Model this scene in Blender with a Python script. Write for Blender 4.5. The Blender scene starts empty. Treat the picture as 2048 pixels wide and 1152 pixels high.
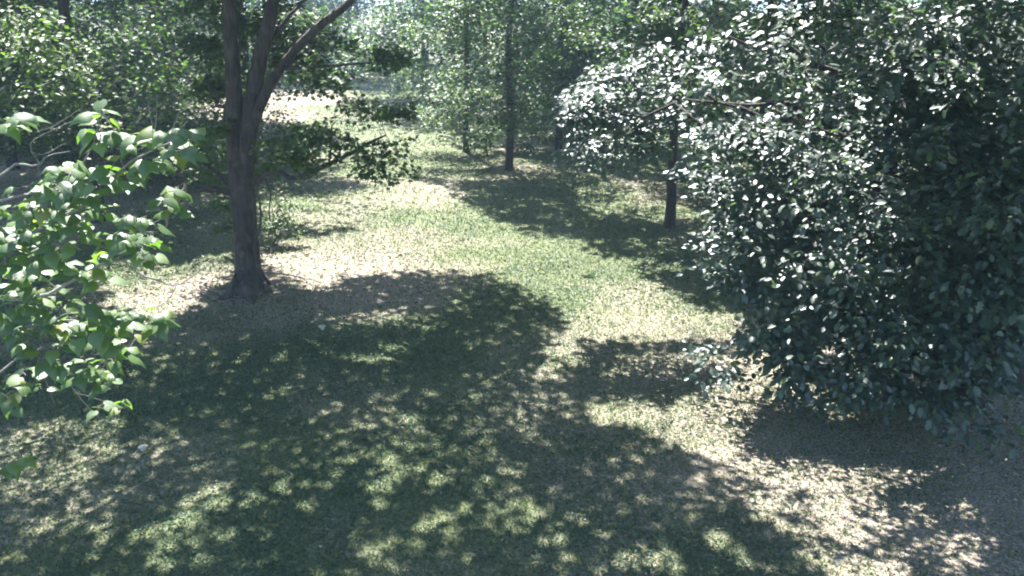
import bpy, math, random
import numpy as np
from mathutils import Matrix, Vector

rng = np.random.default_rng(7)
random.seed(7)
scn = bpy.context.scene
COL = scn.collection

# ------------------------------------------------------------------ camera
CAM = np.array([0.0, 0.0, 5.5])
PITCH = math.radians(18.0)
F = 1774.0                                   # focal length in photo pixels (2048 wide)
cam_data = bpy.data.cameras.new('camera')
cam_data.sensor_width = 36.0
cam_data.lens = 36.0 * F / 2048.0
cam_data.clip_start = 0.05
cam_data.clip_end = 2000.0
cam = bpy.data.objects.new('camera', cam_data)
COL.objects.link(cam)
cam.location = CAM
cam.rotation_euler = (math.radians(90) - PITCH, 0, 0)
scn.camera = cam

# ------------------------------------------------------------------ light
SUN_EL = math.radians(58.0)
_h = np.array([-0.30, 1.0]); _h /= np.linalg.norm(_h)
SUN = np.array([_h[0] * math.cos(SUN_EL), _h[1] * math.cos(SUN_EL), math.sin(SUN_EL)])   # towards the sun
world = bpy.data.worlds.new('World')
scn.world = world
world.use_nodes = True
wn = world.node_tree
bg = wn.nodes['Background']
sky = wn.nodes.new('ShaderNodeTexSky')
sky.sky_type = 'NISHITA'
sky.sun_disc = False
sky.ozone_density = 4.0
sky.air_density = 1.2
sky.sun_elevation = SUN_EL
sky.sun_rotation = math.atan2(SUN[0], SUN[1])
wn.links.new(sky.outputs[0], bg.inputs[0])
bg.inputs[1].default_value = 0.085
sun_data = bpy.data.lights.new('sun', 'SUN')
sun_data.energy = 5.0
sun_data.angle = math.radians(0.55)
sun_data.color = (1.0, 0.985, 0.975)
sun = bpy.data.objects.new('sun', sun_data)
COL.objects.link(sun)
sun.rotation_euler = Vector(SUN).to_track_quat('Z', 'Y').to_euler()
scn.view_settings.view_transform = 'Standard'
scn.view_settings.look = 'None'
scn.view_settings.gamma = 1.0
scn.view_settings.use_curve_mapping = False
scn.view_settings.exposure = 2.52
cy = scn.cycles
cy.max_bounces = 7
cy.diffuse_bounces = 3
cy.glossy_bounces = 2
cy.transmission_bounces = 3
cy.transparent_max_bounces = 4
cy.caustics_reflective = False
cy.caustics_refractive = False
cy.sample_clamp_indirect = 4.0
cy.use_denoising = True
cy.filter_width = 2.0

# ------------------------------------------------------------------ geometry of the view (used to place things at real distances)
_fw = np.array([0, math.cos(PITCH), -math.sin(PITCH)])
_up = np.array([0, math.sin(PITCH), math.cos(PITCH)])
_rt = np.array([1.0, 0, 0])
def ray(px, py):
    return _fw + (px - 1024) / F * _rt + (576 - py) / F * _up
def at(px, py, Y):
    d = ray(px, py)
    return CAM + d * (Y / d[1])
def gp(px, py, z=0.0):
    d = ray(px, py)
    return CAM + d * ((z - CAM[2]) / d[2])
def topx(P):
    v = np.asarray(P) - CAM
    w = v @ _fw
    w = np.where(w < 0.05, 0.05, w)
    return 1024 + F * (v @ _rt) / w, 576 - F * (v @ _up) / w

# ------------------------------------------------------------------ noise
_lat = rng.random((256, 256))
def _vn(x, y):
    xi = np.floor(x).astype(int); yi = np.floor(y).astype(int)
    fx = x - xi; fy = y - yi
    fx = fx * fx * (3 - 2 * fx); fy = fy * fy * (3 - 2 * fy)
    a = _lat[xi % 256, yi % 256]; b = _lat[(xi + 1) % 256, yi % 256]
    c = _lat[xi % 256, (yi + 1) % 256]; d = _lat[(xi + 1) % 256, (yi + 1) % 256]
    return (a * (1 - fx) + b * fx) * (1 - fy) + (c * (1 - fx) + d * fx) * fy
def fbm(x, y):
    return 0.6 * _vn(x, y) + 0.28 * _vn(x * 2.1 + 17, y * 2.1 + 5) + 0.12 * _vn(x * 4.3 + 31, y * 4.3 + 11)
_s = np.sort(fbm(rng.random(20000) * 250, rng.random(20000) * 250))
def unoise(x, y):
    return np.searchsorted(_s, fbm(x, y)) / 20000.0

# ------------------------------------------------------------------ where the canopy has gaps (sun reaches the ground), as photo pixels
GAPS = [
 ('poly', .27, [(0,830),(120,830),(380,840),(420,930),(470,980),(500,1010),(420,1152),(0,1152)]),
 ('poly', .14, [(560,930),(820,920),(900,960),(960,1152),(500,1152)]),
 ('poly', .09, [(700,780),(900,770),(1120,800),(1120,980),(800,900)]),
 ('poly', .10, [(600,600),(1080,600),(1120,720),(900,760),(620,700)]),
 ('poly', .20, [(1000,380),(1330,320),(1330,440),(1250,460)]),
 ('poly', .45, [(1180,480),(1360,470),(1370,560),(1240,545)]),
 ('poly', .24, [(1080,870),(1480,850),(1500,1000),(1100,990)]),
 ('poly', .66, [(1500,1000),(2048,900),(2048,1152),(1400,1152)]),
 ('poly', .30, [(1560,700),(1800,700),(1760,880),(1560,850)]),
 ('poly', .40, [(960,1000),(1300,1000),(1480,1010),(1560,1050),(1350,1152),(960,1152)]),
 ('poly', .5,  [(520,350),(640,355),(750,370),(775,410),(740,440),(600,470),(520,480)]),
 ('poly', .12, [(0,330),(220,330),(220,430),(0,450)]),
 # open corridor
 ('poly', 1, [(690,330),(775,272),(905,262),(890,292),(822,303),(830,318),(870,325),(818,345),(830,362),(900,375),(915,398),(1010,452),(1050,472),(1175,480),(1190,512),(1290,545),(1340,582),(1400,612),(1500,635),(1490,690),(1440,690),(1340,678),(1180,688),(1130,745),(1085,735),(1135,650),(1085,605),(1000,562),(960,545),(800,548),(690,556),(640,585),(530,550),(518,498),(600,480),(700,468),(760,440),(778,405),(740,372),(660,352)]),
 ('poly', 1, [(370,530),(465,495),(465,565),(380,612),(330,655),(215,610),(170,540),(250,522)]),
 ('poly', 1, [(1500,690),(1580,715),(1570,780),(1490,800),(1545,850),(1400,855),(1385,825),(1450,760)]),
 ('poly', 1, [(1150,815),(1230,805),(1300,830),(1420,815),(1380,850),(1200,852)]),
 ('poly', .85, [(1500,930),(1620,905),(1740,920),(1910,955),(1850,985),(1700,1000),(1560,1040),(1490,985)]),
 ('poly', .58, [(1560,1010),(1540,1110),(1420,1152),(1260,1152),(1300,1090),(1420,1040)]),
 ('poly', 1, [(530,225),(600,182),(730,180),(740,200),(640,205),(600,235),(540,245)]),
 ('ell', 1, (1720,955,110,34)), ('ell', 1, (1860,962,70,22)), ('ell', 1, (1940,1015,50,24)), ('ell', 1, (1990,1080,60,34)), ('ell', 1, (1800,1035,60,26)), ('ell', 1, (1900,1095,50,22)), ('ell', 1, (1690,1065,60,28)), ('ell', 1, (1780,1115,50,24)), ('ell', 1, (1640,1120,60,24)), ('ell', 1, (1890,905,40,14)), ('ell', 1, (2020,990,40,20)),
 ('ell', 1, (800,850,45,22)), ('ell', 1, (850,840,18,16)), ('ell', 1, (765,985,26,36)), ('ell', 1, (1048,948,32,12)),
 ('ell', 1, (1045,842,24,18)), ('ell', 1, (1000,1030,35,26)), ('ell', 1, (1120,745,55,30)), ('ell', 1, (1190,560,60,20)),
 ('ell', 1, (830,880,30,16)), ('ell', 1, (690,745,12,9)), ('ell', 1, (1170,1020,40,24)), ('ell', 1, (1100,1085,24,20)),
]
def in_poly(px, py, poly):
    res = np.zeros(px.shape, bool)
    n = len(poly); j = n - 1
    for i in range(n):
        xi, yi = poly[i]; xj, yj = poly[j]
        if yi != yj:
            c = ((yi > py) != (yj > py)) & (px < (xj - xi) * (py - yi) / (yj - yi) + xi)
            res ^= c
        j = i
    return res
def gap_frac(G):
    px, py = topx(G)
    infr = (px > -60) & (px < 2110) & (py > 150) & (py < 1210)
    t = np.where(infr, 0.002, 0.05)
    for kind, v, d in GAPS:
        if kind == 'poly':
            t[in_poly(px, py, d)] = v
        else:
            x, y, a, b = d
            t[((px - x) / a) ** 2 + ((py - y) / b) ** 2 < .6] = .9 * v
    t[(py < 150)] = 0.05
    return t
def to_ground(P):
    return P - SUN * (P[:, 2:3] / SUN[2])
def sunlit_gap(P, hard=False):
    """True where something at P would shade ground that the photograph shows in the sun"""
    G = to_ground(P)
    j = rng.normal(0, .07, (len(G), 2))
    G[:, 0] += j[:, 0] + .55 * (fbm(G[:, 0] / .33 + 3, G[:, 1] / .33) - .5)
    G[:, 1] += j[:, 1] + .75 * (fbm(G[:, 0] / .33 + 61, G[:, 1] / .33 + 47) - .5)
    t = gap_frac(G)
    u = unoise(G[:, 0] / 0.30, G[:, 1] / 0.30)
    if hard:
        return ((t > 0.78) & (u < t + .1)) | ((t > .6) & (t < .7) & (u < t))
    return u < t
# foliage that stands in the sun: (centre, radius, share of leaves missing from the canopy above it)
SUNSPOTS = []
def in_sunspot(P):
    out = np.zeros(len(P), bool)
    r = rng.random(len(P))
    for c, rad, fr in SUNSPOTS:
        v = P - c
        s = v @ SUN
        d2 = (v * v).sum(1) - s * s
        out |= (s > rad * 0.9) & (d2 < rad * rad) & (r < fr)
    return out

# ------------------------------------------------------------------ mesh helpers
def link(name, me, parent=None, loc=None, kind=None):
    o = bpy.data.objects.new(name, me)
    COL.objects.link(o)
    if parent is not None: o.parent = parent
    if loc is not None: o.location = loc
    if kind: o['kind'] = kind
    return o
def mesh_np(name, V, Fc, mat, smooth=False, tint=None, mats=None, mat_idx=None):
    """V (n,3); Fc list of (m,k) int arrays"""
    me = bpy.data.meshes.new(name)
    V = np.ascontiguousarray(V, dtype=np.float32)
    me.vertices.add(len(V)); me.vertices.foreach_set('co', V.ravel())
    loops = np.concatenate([f.ravel() for f in Fc]).astype(np.int32)
    counts = np.concatenate([np.full(len(f), f.shape[1], np.int32) for f in Fc])
    starts = np.concatenate([[0], np.cumsum(counts)[:-1]]).astype(np.int32)
    me.loops.add(len(loops)); me.loops.foreach_set('vertex_index', loops)
    me.polygons.add(len(counts)); me.polygons.foreach_set('loop_start', starts)
    me.polygons.foreach_set('loop_total', counts)
    if smooth: me.polygons.foreach_set('use_smooth', np.ones(len(counts), bool))
    if tint is not None:
        a = me.attributes.new('tint', 'FLOAT', 'POINT')
        a.data.foreach_set('value', np.ascontiguousarray(tint, dtype=np.float32))
    if mats:
        for m in mats: me.materials.append(m)
        me.polygons.foreach_set('material_index', np.ascontiguousarray(mat_idx, dtype=np.int32))
    else:
        me.materials.append(mat)
    me.update(calc_edges=True)
    return me
def norm(v):
    return v / np.maximum(np.linalg.norm(v, axis=-1, keepdims=True), 1e-9)

class Tubes:
    def __init__(self): self.V = []; self.F = []; self.n = 0
    def add(self, pts, rad, sides=6, rough=0.0, seed=0.0):
        pts = np.asarray(pts, float); rad = np.asarray(rad, float)
        m = len(pts)
        tan = norm(np.gradient(pts, axis=0))
        ref = np.array([0.0, 1, 0]) if abs(tan[0][1]) < 0.8 else np.array([1.0, 0, 0])
        u = norm(np.cross(tan, ref)); w = np.cross(tan, u)
        a = np.arange(sides) * 2 * math.pi / sides
        R = rad[:, None] * np.ones((1, sides))
        if rough > 0:
            hh = np.arange(m)[:, None] * 0.35
            aa = np.arange(sides)[None, :] * 1.0
            wrap = np.minimum(aa, sides - aa)
            R = R * (1 + rough * (2 * _vn(aa * 0.9 + seed + hh * 0.15, hh + seed * 3) - 1) + rough * 0.6 * np.cos(a * 5 + seed)[None, :])
        ring = pts[:, None, :] + R[:, :, None] * (np.cos(a)[None, :, None] * u[:, None, :] + np.sin(a)[None, :, None] * w[:, None, :])
        V = np.concatenate([ring.reshape(-1, 3), pts[-1:] + tan[-1:] * rad[-1] * 0.6])
        i = np.arange(m - 1)[:, None] * sides; j = np.arange(sides)[None, :]; jn = (j + 1) % sides
        q = np.stack([i + j, i + jn, i + sides + jn, i + sides + j], -1).reshape(-1, 4)
        base = (m - 1) * sides
        t = np.stack([base + np.arange(sides), base + (np.arange(sides) + 1) % sides, np.full(sides, m * sides)], -1)
        q2 = np.concatenate([t, t[:, :1]], 1)
        self.V.append(V); self.F.append((q + self.n, t + self.n)); self.n += len(V)
    def mesh(self, name, mat, origin):
        V = np.concatenate(self.V) - origin
        return mesh_np(name, V, [np.concatenate([f[0] for f in self.F]), np.concatenate([f[1] for f in self.F])], mat, smooth=True)

def smooth_path(pts, rad, n):
    """Catmull-Rom resample"""
    P = np.asarray(pts, float); R = np.asarray(rad, float)
    if len(P) == 2:
        t = np.linspace(0, 1, n)[:, None]
        return P[0] * (1 - t) + P[1] * t, np.interp(t[:, 0], [0, 1], R)
    Q = np.vstack([2 * P[0] - P[1], P, 2 * P[-1] - P[-2]])
    ts = np.linspace(0, len(P) - 1 - 1e-6, n)
    i = ts.astype(int); f = (ts - i)[:, None]
    a, b, c, d = Q[i], Q[i + 1], Q[i + 2], Q[i + 3]
    out = 0.5 * ((2 * b) + (-a + c) * f + (2 * a - 5 * b + 4 * c - d) * f ** 2 + (-a + 3 * b - 3 * c + d) * f ** 3)
    return out, np.interp(ts, np.arange(len(P)), R)

# leaf templates: (u along the midrib, v across, w along the normal); u from 0 to 1
T_SIMPLE = (np.array([(0, 0, 0), (.45, .30, .05), (1, 0, -.04), (.45, -.30, .05)]), [np.array([(0, 1, 2), (0, 2, 3)])])
T_OVAL = (np.array([(0, 0, 0), (.28, .24, .05), (.68, .26, .04), (1, 0, -.07), (.68, -.26, .04), (.28, -.24, .05), (.5, 0, 0)]),
          [np.array([(0, 1, 6), (1, 2, 6), (2, 3, 6), (3, 4, 6), (4, 5, 6), (5, 0, 6)])])
T_OAK = (np.array([(0, 0, 0), (.18, .16, .03), (.30, .10, .02), (.45, .30, .05), (.58, .14, .02), (.75, .27, .03), (1, 0, -.08),
                   (.75, -.27, .03), (.58, -.14, .02), (.45, -.30, .05), (.30, -.10, .02), (.18, -.16, .03)]),
         [np.array([(0, 1, 2), (0, 2, 4), (2, 3, 4), (4, 5, 6), (0, 4, 6), (0, 6, 8), (6, 7, 8), (8, 9, 10), (0, 8, 10), (0, 10, 11)])])
T_MAPLE = (np.array([(0, 0, 0), (.05, .34, .02), (.30, .22, .03), (.52, .50, -.02), (.58, .18, .02), (1, 0, -.08), (.58, -.18, .02), (.52, -.50, -.02), (.30, -.22, .03), (.05, -.34, .02)]),
           [np.array([(0, 1, 2), (2, 3, 4), (0, 2, 4), (0, 4, 5), (0, 5, 6), (6, 7, 8), (0, 6, 8), (0, 8, 9)])])
_hv = [(0.02, .0, 0), (-.08, .16, -.02), (-.02, .34, -.05), (.16, .43, -.07), (.38, .38, -.06), (.62, .22, -.06), (.82, .09, -.09), (1, 0, -.15)]
_right = _hv; _left = [(u, -v, w) for u, v, w in _hv[1:-1]]
_mid = [(.2, 0, .03), (.45, 0, .04), (.7, 0, .0)]
T_HEART_V = np.array(_right + _left + _mid)
T_HEART = (T_HEART_V, [np.array([(0, 1, 14), (1, 2, 14), (2, 3, 14), (3, 4, 14), (14, 4, 15), (4, 5, 15), (15, 5, 16), (5, 6, 16), (6, 7, 16),
                                 (0, 14, 8), (8, 14, 9), (9, 14, 10), (10, 14, 11), (14, 15, 11), (11, 15, 12), (15, 16, 12), (12, 16, 13), (13, 16, 7)])])

def leaf_frames(N, A):
    n = norm(N)
    a = norm(A - (A * n).sum(1, keepdims=True) * n)
    b = np.cross(n, a)
    return a, b, n
def leaf_mesh(name, P, N, A, size, template, mat, origin, tint=None, curl=None):
    a, b, n = leaf_frames(N, A)
    T, Fs = template
    k = len(T)
    cw = np.ones(len(P)) if curl is None else curl
    V = P[:, None, :] + size[:, None, None] * (T[None, :, 0:1] * a[:, None] + T[None, :, 1:2] * b[:, None] + (T[None, :, 2:3] * cw[:, None, None]) * n[:, None])
    V = V.reshape(-1, 3) - origin
    off = (np.arange(len(P)) * k)[:, None, None]
    FF = [(f[None] + off).reshape(-1, f.shape[1]) for f in Fs]
    if tint is None: tint = rng.random(len(P))
    return mesh_np(name, V, FF, mat, smooth=True, tint=np.repeat(tint, k))
def template_mesh(name, template, mat, curl=1.0):
    T, Fs = template
    V = T * np.array([1, 1, curl])
    return mesh_np(name, V, Fs, mat, smooth=True)
def leaf_objects(name, P, N, A, size, templates, parent, origin):
    a, b, n = leaf_frames(N, A)
    for i in range(len(P)):
        o = bpy.data.objects.new(name, templates[i % len(templates)])
        COL.objects.link(o)
        o.parent = parent
        M = Matrix.Identity(4)
        s = size[i]
        for r in range(3):
            M[r][0] = a[i][r] * s; M[r][1] = b[i][r] * s; M[r][2] = n[i][r] * s; M[r][3] = P[i][r] - origin[r]
        o.matrix_local = M

def spray(C, R, n, up=1.0, wild=0.45, flat=0.22, droop=0.25, lean=(0, 0)):
    """flat leafy sprays: C (m,3) centres, R (m,) radii, n leaves each -> positions, normals, axes"""
    m = len(C)
    C = np.repeat(C, n, 0); Rr = np.repeat(R, n)
    q = np.sqrt(rng.random(m * n)); th = rng.random(m * n) * 2 * math.pi
    d = np.stack([np.cos(th), np.sin(th), np.zeros(m * n)], 1)
    # each spray has its own slight tilt
    tilt = np.repeat(rng.normal(0, 0.28, (m, 2)), n, 0)
    P = C + d * (q * Rr)[:, None]
    P[:, 2] += rng.normal(0, 1, m * n) * flat * Rr - droop * Rr * q ** 2 + (tilt * d[:, :2]).sum(1) * q * Rr
    N = rng.normal(0, wild, (m * n, 3)) + np.array([lean[0], lean[1], up]) + d * (0.30 * q)[:, None]
    A = d + rng.normal(0, 0.5, (m * n, 3)) + np.array([0, 0, -0.35])
    return P, N, A

# ------------------------------------------------------------------ materials
def new_mat(name):
    m = bpy.data.materials.new(name); m.use_nodes = True
    nt = m.node_tree
    return m, nt, nt.nodes['Principled BSDF'], nt.nodes['Material Output']
def ramp(nt, cols):
    r = nt.nodes.new('ShaderNodeValToRGB')
    el = r.color_ramp.elements
    while len(el) < len(cols): el.new(0.5)
    for e, (p, c) in zip(el, cols):
        e.position = p; e.color = (*c, 1)
    return r
def leaf_mat(name, cols, rough=0.42, spec=0.5, trans=0.38, tcol=(1.5, 1.8, 0.65), per_object=False):
    m, nt, pb, out = new_mat(name)
    if per_object:
        src = nt.nodes.new('ShaderNodeObjectInfo'); fac = src.outputs['Random']
    else:
        src = nt.nodes.new('ShaderNodeAttribute'); src.attribute_name = 'tint'; fac = src.outputs['Fac']
    r = ramp(nt, cols)
    nt.links.new(fac, r.inputs[0])
    nt.links.new(r.outputs[0], pb.inputs['Base Color'])
    pb.inputs['Roughness'].default_value = rough
    pb.inputs['Specular IOR Level'].default_value = spec
    tl = nt.nodes.new('ShaderNodeBsdfTranslucent')
    mul = nt.nodes.new('ShaderNodeMix'); mul.data_type = 'RGBA'; mul.blend_type = 'MULTIPLY'
    mul.inputs[0].default_value = 1.0
    nt.links.new(r.outputs[0], mul.inputs[6])
    mul.inputs[7].default_value = (*tcol, 1)
    nt.links.new(mul.outputs[2], tl.inputs[0])
    mx = nt.nodes.new('ShaderNodeMixShader'); mx.inputs[0].default_value = trans
    nt.links.new(pb.outputs[0], mx.inputs[1]); nt.links.new(tl.outputs[0], mx.inputs[2])
    nt.links.new(mx.outputs[0], out.inputs[0])
    return m
def bark_mat(name, c1, c2, scale=9.0, bump=0.6):
    m, nt, pb, out = new_mat(name)
    tc = nt.nodes.new('ShaderNodeTexCoord')
    mp = nt.nodes.new('ShaderNodeMapping'); mp.inputs['Scale'].default_value = (1, 1, 0.18)
    nt.links.new(tc.outputs['Object'], mp.inputs[0])
    n1 = nt.nodes.new('ShaderNodeTexNoise'); n1.inputs['Scale'].default_value = scale * 2; n1.inputs['Detail'].default_value = 6
    v = nt.nodes.new('ShaderNodeTexVoronoi'); v.inputs['Scale'].default_value = scale * 1.6; v.feature = 'DISTANCE_TO_EDGE'
    n2 = nt.nodes.new('ShaderNodeTexNoise'); n2.inputs['Scale'].default_value = 1.7; n2.inputs['Detail'].default_value = 3
    for n in (n1, v): nt.links.new(mp.outputs[0], n.inputs['Vector'])
    nt.links.new(tc.outputs['Object'], n2.inputs['Vector'])
    mixf = nt.nodes.new('ShaderNodeMath'); mixf.operation = 'MULTIPLY_ADD'
    nt.links.new(n1.outputs[0], mixf.inputs[0]); mixf.inputs[1].default_value = 0.6
    m2 = nt.nodes.new('ShaderNodeMath'); m2.operation = 'MULTIPLY'; m2.inputs[1].default_value = 0.5
    nt.links.new(n2.outputs[0], m2.inputs[0]); nt.links.new(m2.outputs[0], mixf.inputs[2])
    r = ramp(nt, [(0.3, c1), (0.75, c2)])
    nt.links.new(mixf.outputs[0], r.inputs[0])
    n3 = nt.nodes.new('ShaderNodeTexNoise'); n3.inputs['Scale'].default_value = 4.5; n3.inputs['Detail'].default_value = 5
    nt.links.new(tc.outputs['Object'], n3.inputs['Vector'])
    r3 = ramp(nt, [(.56, (0, 0, 0)), (.72, (.55, .55, .55))])
    nt.links.new(n3.outputs[0], r3.inputs[0])
    lm = nt.nodes.new('ShaderNodeMix'); lm.data_type = 'RGBA'
    nt.links.new(r3.outputs[0], lm.inputs[0]); nt.links.new(r.outputs[0], lm.inputs[6])
    lm.inputs[7].default_value = (c2[0] * 1.35, c2[1] * 1.55, c2[2] * 1.3, 1)
    nt.links.new(lm.outputs[2], pb.inputs['Base Color'])
    pb.inputs['Roughness'].default_value = 0.85
    pb.inputs['Specular IOR Level'].default_value = 0.25
    hm = nt.nodes.new('ShaderNodeMath'); hm.operation = 'ADD'
    vm = nt.nodes.new('ShaderNodeMath'); vm.operation = 'MINIMUM'; vm.inputs[1].default_value = 0.25
    nt.links.new(v.outputs['Distance'], vm.inputs[0])
    nt.links.new(vm.outputs[0], hm.inputs[0]); nt.links.new(n1.outputs[0], hm.inputs[1])
    b = nt.nodes.new('ShaderNodeBump'); b.inputs['Strength'].default_value = bump; b.inputs['Distance'].default_value = 0.03
    nt.links.new(hm.outputs[0], b.inputs['Height']); nt.links.new(b.outputs[0], pb.inputs['Normal'])
    return m

M_BARK = bark_mat('grey_brown_bark', (0.012, 0.010, 0.009), (0.100, 0.084, 0.073), 9, 1.0)
M_BARK_DARK = bark_mat('dark_bark', (0.018, 0.015, 0.014), (0.062, 0.051, 0.045))
M_TWIG_PALE = bark_mat('pale_twig_bark', (0.10, 0.09, 0.085), (0.28, 0.265, 0.255), 20, 0.3)
M_DEAD = bark_mat('dead_wood', (0.12, 0.095, 0.075), (0.30, 0.25, 0.21), 16, 0.4)
OAKC = [(0, (.026, .046, .038)), (.5, (.042, .073, .054)), (.85, (.060, .098, .058)), (1, (.095, .140, .045))]
M_OAK = leaf_mat('glossy_oak_leaf', OAKC, rough=0.47, spec=1.0, trans=0.33)
M_OAK_OB = leaf_mat('glossy_oak_leaf_single', OAKC, rough=0.47, spec=1.0, trans=0.33, per_object=True)
MAPC = [(0, (.030, .060, .020)), (.5, (.050, .092, .026)), (1, (.085, .130, .032))]
M_MAPLE = leaf_mat('maple_leaf', MAPC, rough=0.52, spec=0.3, trans=0.42)
M_MAPLE_OB = leaf_mat('maple_leaf_single', MAPC, rough=0.52, spec=0.3, trans=0.42, per_object=True)
CATC = [(0, (.055, .105, .030)), (.6, (.080, .140, .036)), (.9, (.110, .170, .035)), (1, (.170, .180, .030))]
M_CAT = leaf_mat('heart_leaf', CATC, rough=0.50, spec=0.9, trans=0.48, tcol=(2.0, 2.3, .6))
M_CAT_OB = leaf_mat('heart_leaf_single', CATC, rough=0.50, spec=0.9, trans=0.48, tcol=(2.0, 2.3, .6), per_object=True)
M_WOOD = leaf_mat('woodland_leaf', [(0, (.028, .055, .026)), (.5, (.045, .085, .030)), (1, (.085, .125, .036))], rough=0.52, spec=0.3, trans=0.42)
M_LIGHTLEAF = leaf_mat('light_green_leaf', [(0, (.045, .085, .028)), (.5, (.075, .125, .036)), (1, (.13, .17, .045))], rough=0.50, spec=0.5, trans=0.42)
M_DRYLEAF = leaf_mat('dry_leaf', [(0, (.13, .09, .075)), (.5, (.22, .17, .14)), (1, (.36, .31, .27))], rough=0.6, spec=0.3, trans=0.15, tcol=(1, .9, .7))
M_STRAW = leaf_mat('straw_litter', [(0, (.17, .135, .09)), (.5, (.27, .23, .165)), (1, (.46, .42, .34))], rough=0.55, spec=0.35, trans=0.12, tcol=(1, .9, .7))
M_GRASS = leaf_mat('grass_blade', [(0, (.038, .066, .034)), (.45, (.072, .108, .044)), (.75, (.145, .168, .066)), (1, (.26, .24, .14))], rough=0.45, spec=0.4, trans=0.30)
M_CLOVER = leaf_mat('clover_leaf', [(0, (.028, .060, .040)), (.6, (.045, .086, .054)), (1, (.07, .115, .06))], rough=0.6, spec=0.2, trans=0.25)
M_POD = leaf_mat('seed_pod', [(0, (.06, .04, .03)), (1, (.14, .10, .07))], rough=0.6, trans=0.0)

# ------------------------------------------------------------------ ground
def ground_height(x, y):
    return 0.10 * (fbm(x / 7.0 + 40, y / 7.0 + 40) - 0.5) + 0.03 * (fbm(x / 1.3 + 90, y / 1.3 + 70) - 0.5)
def green_frac(x, y):
    """0 = bare litter / straw, 1 = green sward"""
    g = unoise(x / 2.3 + 9, y / 2.3 + 3)
    k = np.clip((7.0 - np.hypot(x - 6.6, y - 10.0)) / 4.0, 0, 1)       # litter under the big right-hand tree
    k2 = np.clip((3.4 - np.hypot((x + 4.6) * .8, y - 17.0)) / 2.2, 0, 1)     # and round the forked trunk
    k3 = np.clip((-9 - x) / 3, 0, 1) * np.clip((y - 18) / 4, 0, 1)    # and in the wood at the left
    return np.clip(g * .65 + .42 - 0.7 * k - 0.75 * k2 - 0.6 * k3, 0, 1)
gx = np.concatenate([np.linspace(-600, -40, 15)[:-1], np.linspace(-40, 40, 161), np.linspace(40, 600, 15)[1:]])
gy = np.concatenate([np.linspace(-60, 0, 7)[:-1], np.linspace(0, 80, 201), np.linspace(80, 900, 18)[1:]])
GX, GY = np.meshgrid(gx, gy, indexing='ij')
GZ = ground_height(GX, GY)
nx, ny = GX.shape
ii = (np.arange(nx - 1)[:, None] * ny + np.arange(ny - 1)[None, :]).ravel()
quads = np.stack([ii, ii + ny, ii + ny + 1, ii + 1], 1)
m_ground, nt, pb, out = new_mat('lawn_soil')
at_ = nt.nodes.new('ShaderNodeAttribute'); at_.attribute_name = 'tint'
tc = nt.nodes.new('ShaderNodeTexCoord')
n1 = nt.nodes.new('ShaderNodeTexNoise'); n1.inputs['Scale'].default_value = 5.0; n1.inputs['Detail'].default_value = 8; n1.inputs['Roughness'].default_value = 0.7
n2 = nt.nodes.new('ShaderNodeTexNoise'); n2.inputs['Scale'].default_value = 28.0; n2.inputs['Detail'].default_value = 5
nt.links.new(tc.outputs['Object'], n1.inputs['Vector']); nt.links.new(tc.outputs['Object'], n2.inputs['Vector'])
r_straw = ramp(nt, [(.25, (.09, .07, .055)), (.5, (.22, .18, .14)), (.75, (.40, .35, .29))])
r_green = ramp(nt, [(.3, (.055, .070, .034)), (.6, (.125, .138, .068)), (.8, (.24, .225, .14))])
nt.links.new(n2.outputs[0], r_straw.inputs[0]); nt.links.new(n2.outputs[0], r_green.inputs[0])
ad = nt.nodes.new('ShaderNodeMath'); ad.operation = 'ADD'
sb = nt.nodes.new('ShaderNodeMath'); sb.operation = 'SUBTRACT'; sb.inputs[1].default_value = 0.5
nt.links.new(n1.outputs[0], sb.inputs[0]); nt.links.new(sb.outputs[0], ad.inputs[0]); nt.links.new(at_.outputs['Fac'], ad.inputs[1])
mr = nt.nodes.new('ShaderNodeMapRange'); mr.inputs[1].default_value = 0.25; mr.inputs[2].default_value = 0.75
nt.links.new(ad.outputs[0], mr.inputs[0])
mx = nt.nodes.new('ShaderNodeMix'); mx.data_type = 'RGBA'
nt.links.new(mr.outputs[0], mx.inputs[0]); nt.links.new(r_straw.outputs[0], mx.inputs[6]); nt.links.new(r_green.outputs[0], mx.inputs[7])
nt.links.new(mx.outputs[2], pb.inputs['Base Color'])
pb.inputs['Roughness'].default_value = 0.9; pb.inputs['Specular IOR Level'].default_value = 0.2
bp = nt.nodes.new('ShaderNodeBump'); bp.inputs['Strength'].default_value = 0.8; bp.inputs['Distance'].default_value = 0.04
nt.links.new(n2.outputs[0], bp.inputs['Height']); nt.links.new(bp.outputs[0], pb.inputs['Normal'])
g_me = mesh_np('lawn', np.stack([GX, GY, GZ], -1).reshape(-1, 3), [quads], m_ground, smooth=True, tint=green_frac(GX, GY).ravel())
lawn = link('lawn_ground', g_me, kind='structure')

# ------------------------------------------------------------------ things
def thing(name, label, cat, loc, group=None):
    o = bpy.data.objects.new(name, None)
    COL.objects.link(o)
    o.location = loc; o.empty_display_size = 0.3
    o['label'] = label; o['category'] = cat
    if group: o['group'] = group
    return o

def kmeans(P, k):
    C = P[rng.choice(len(P), k, replace=False)].copy()
    for _ in range(7):
        d = ((P[:, None] - C[None]) ** 2).sum(2); a = d.argmin(1)
        for j in range(k):
            if (a == j).any(): C[j] = P[a == j].mean(0)
    return C, a
def bez(a, c, b, n):
    t = np.linspace(0, 1, n)[:, None]
    return (1 - t) ** 2 * a + 2 * t * (1 - t) * c + t * t * b

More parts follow.
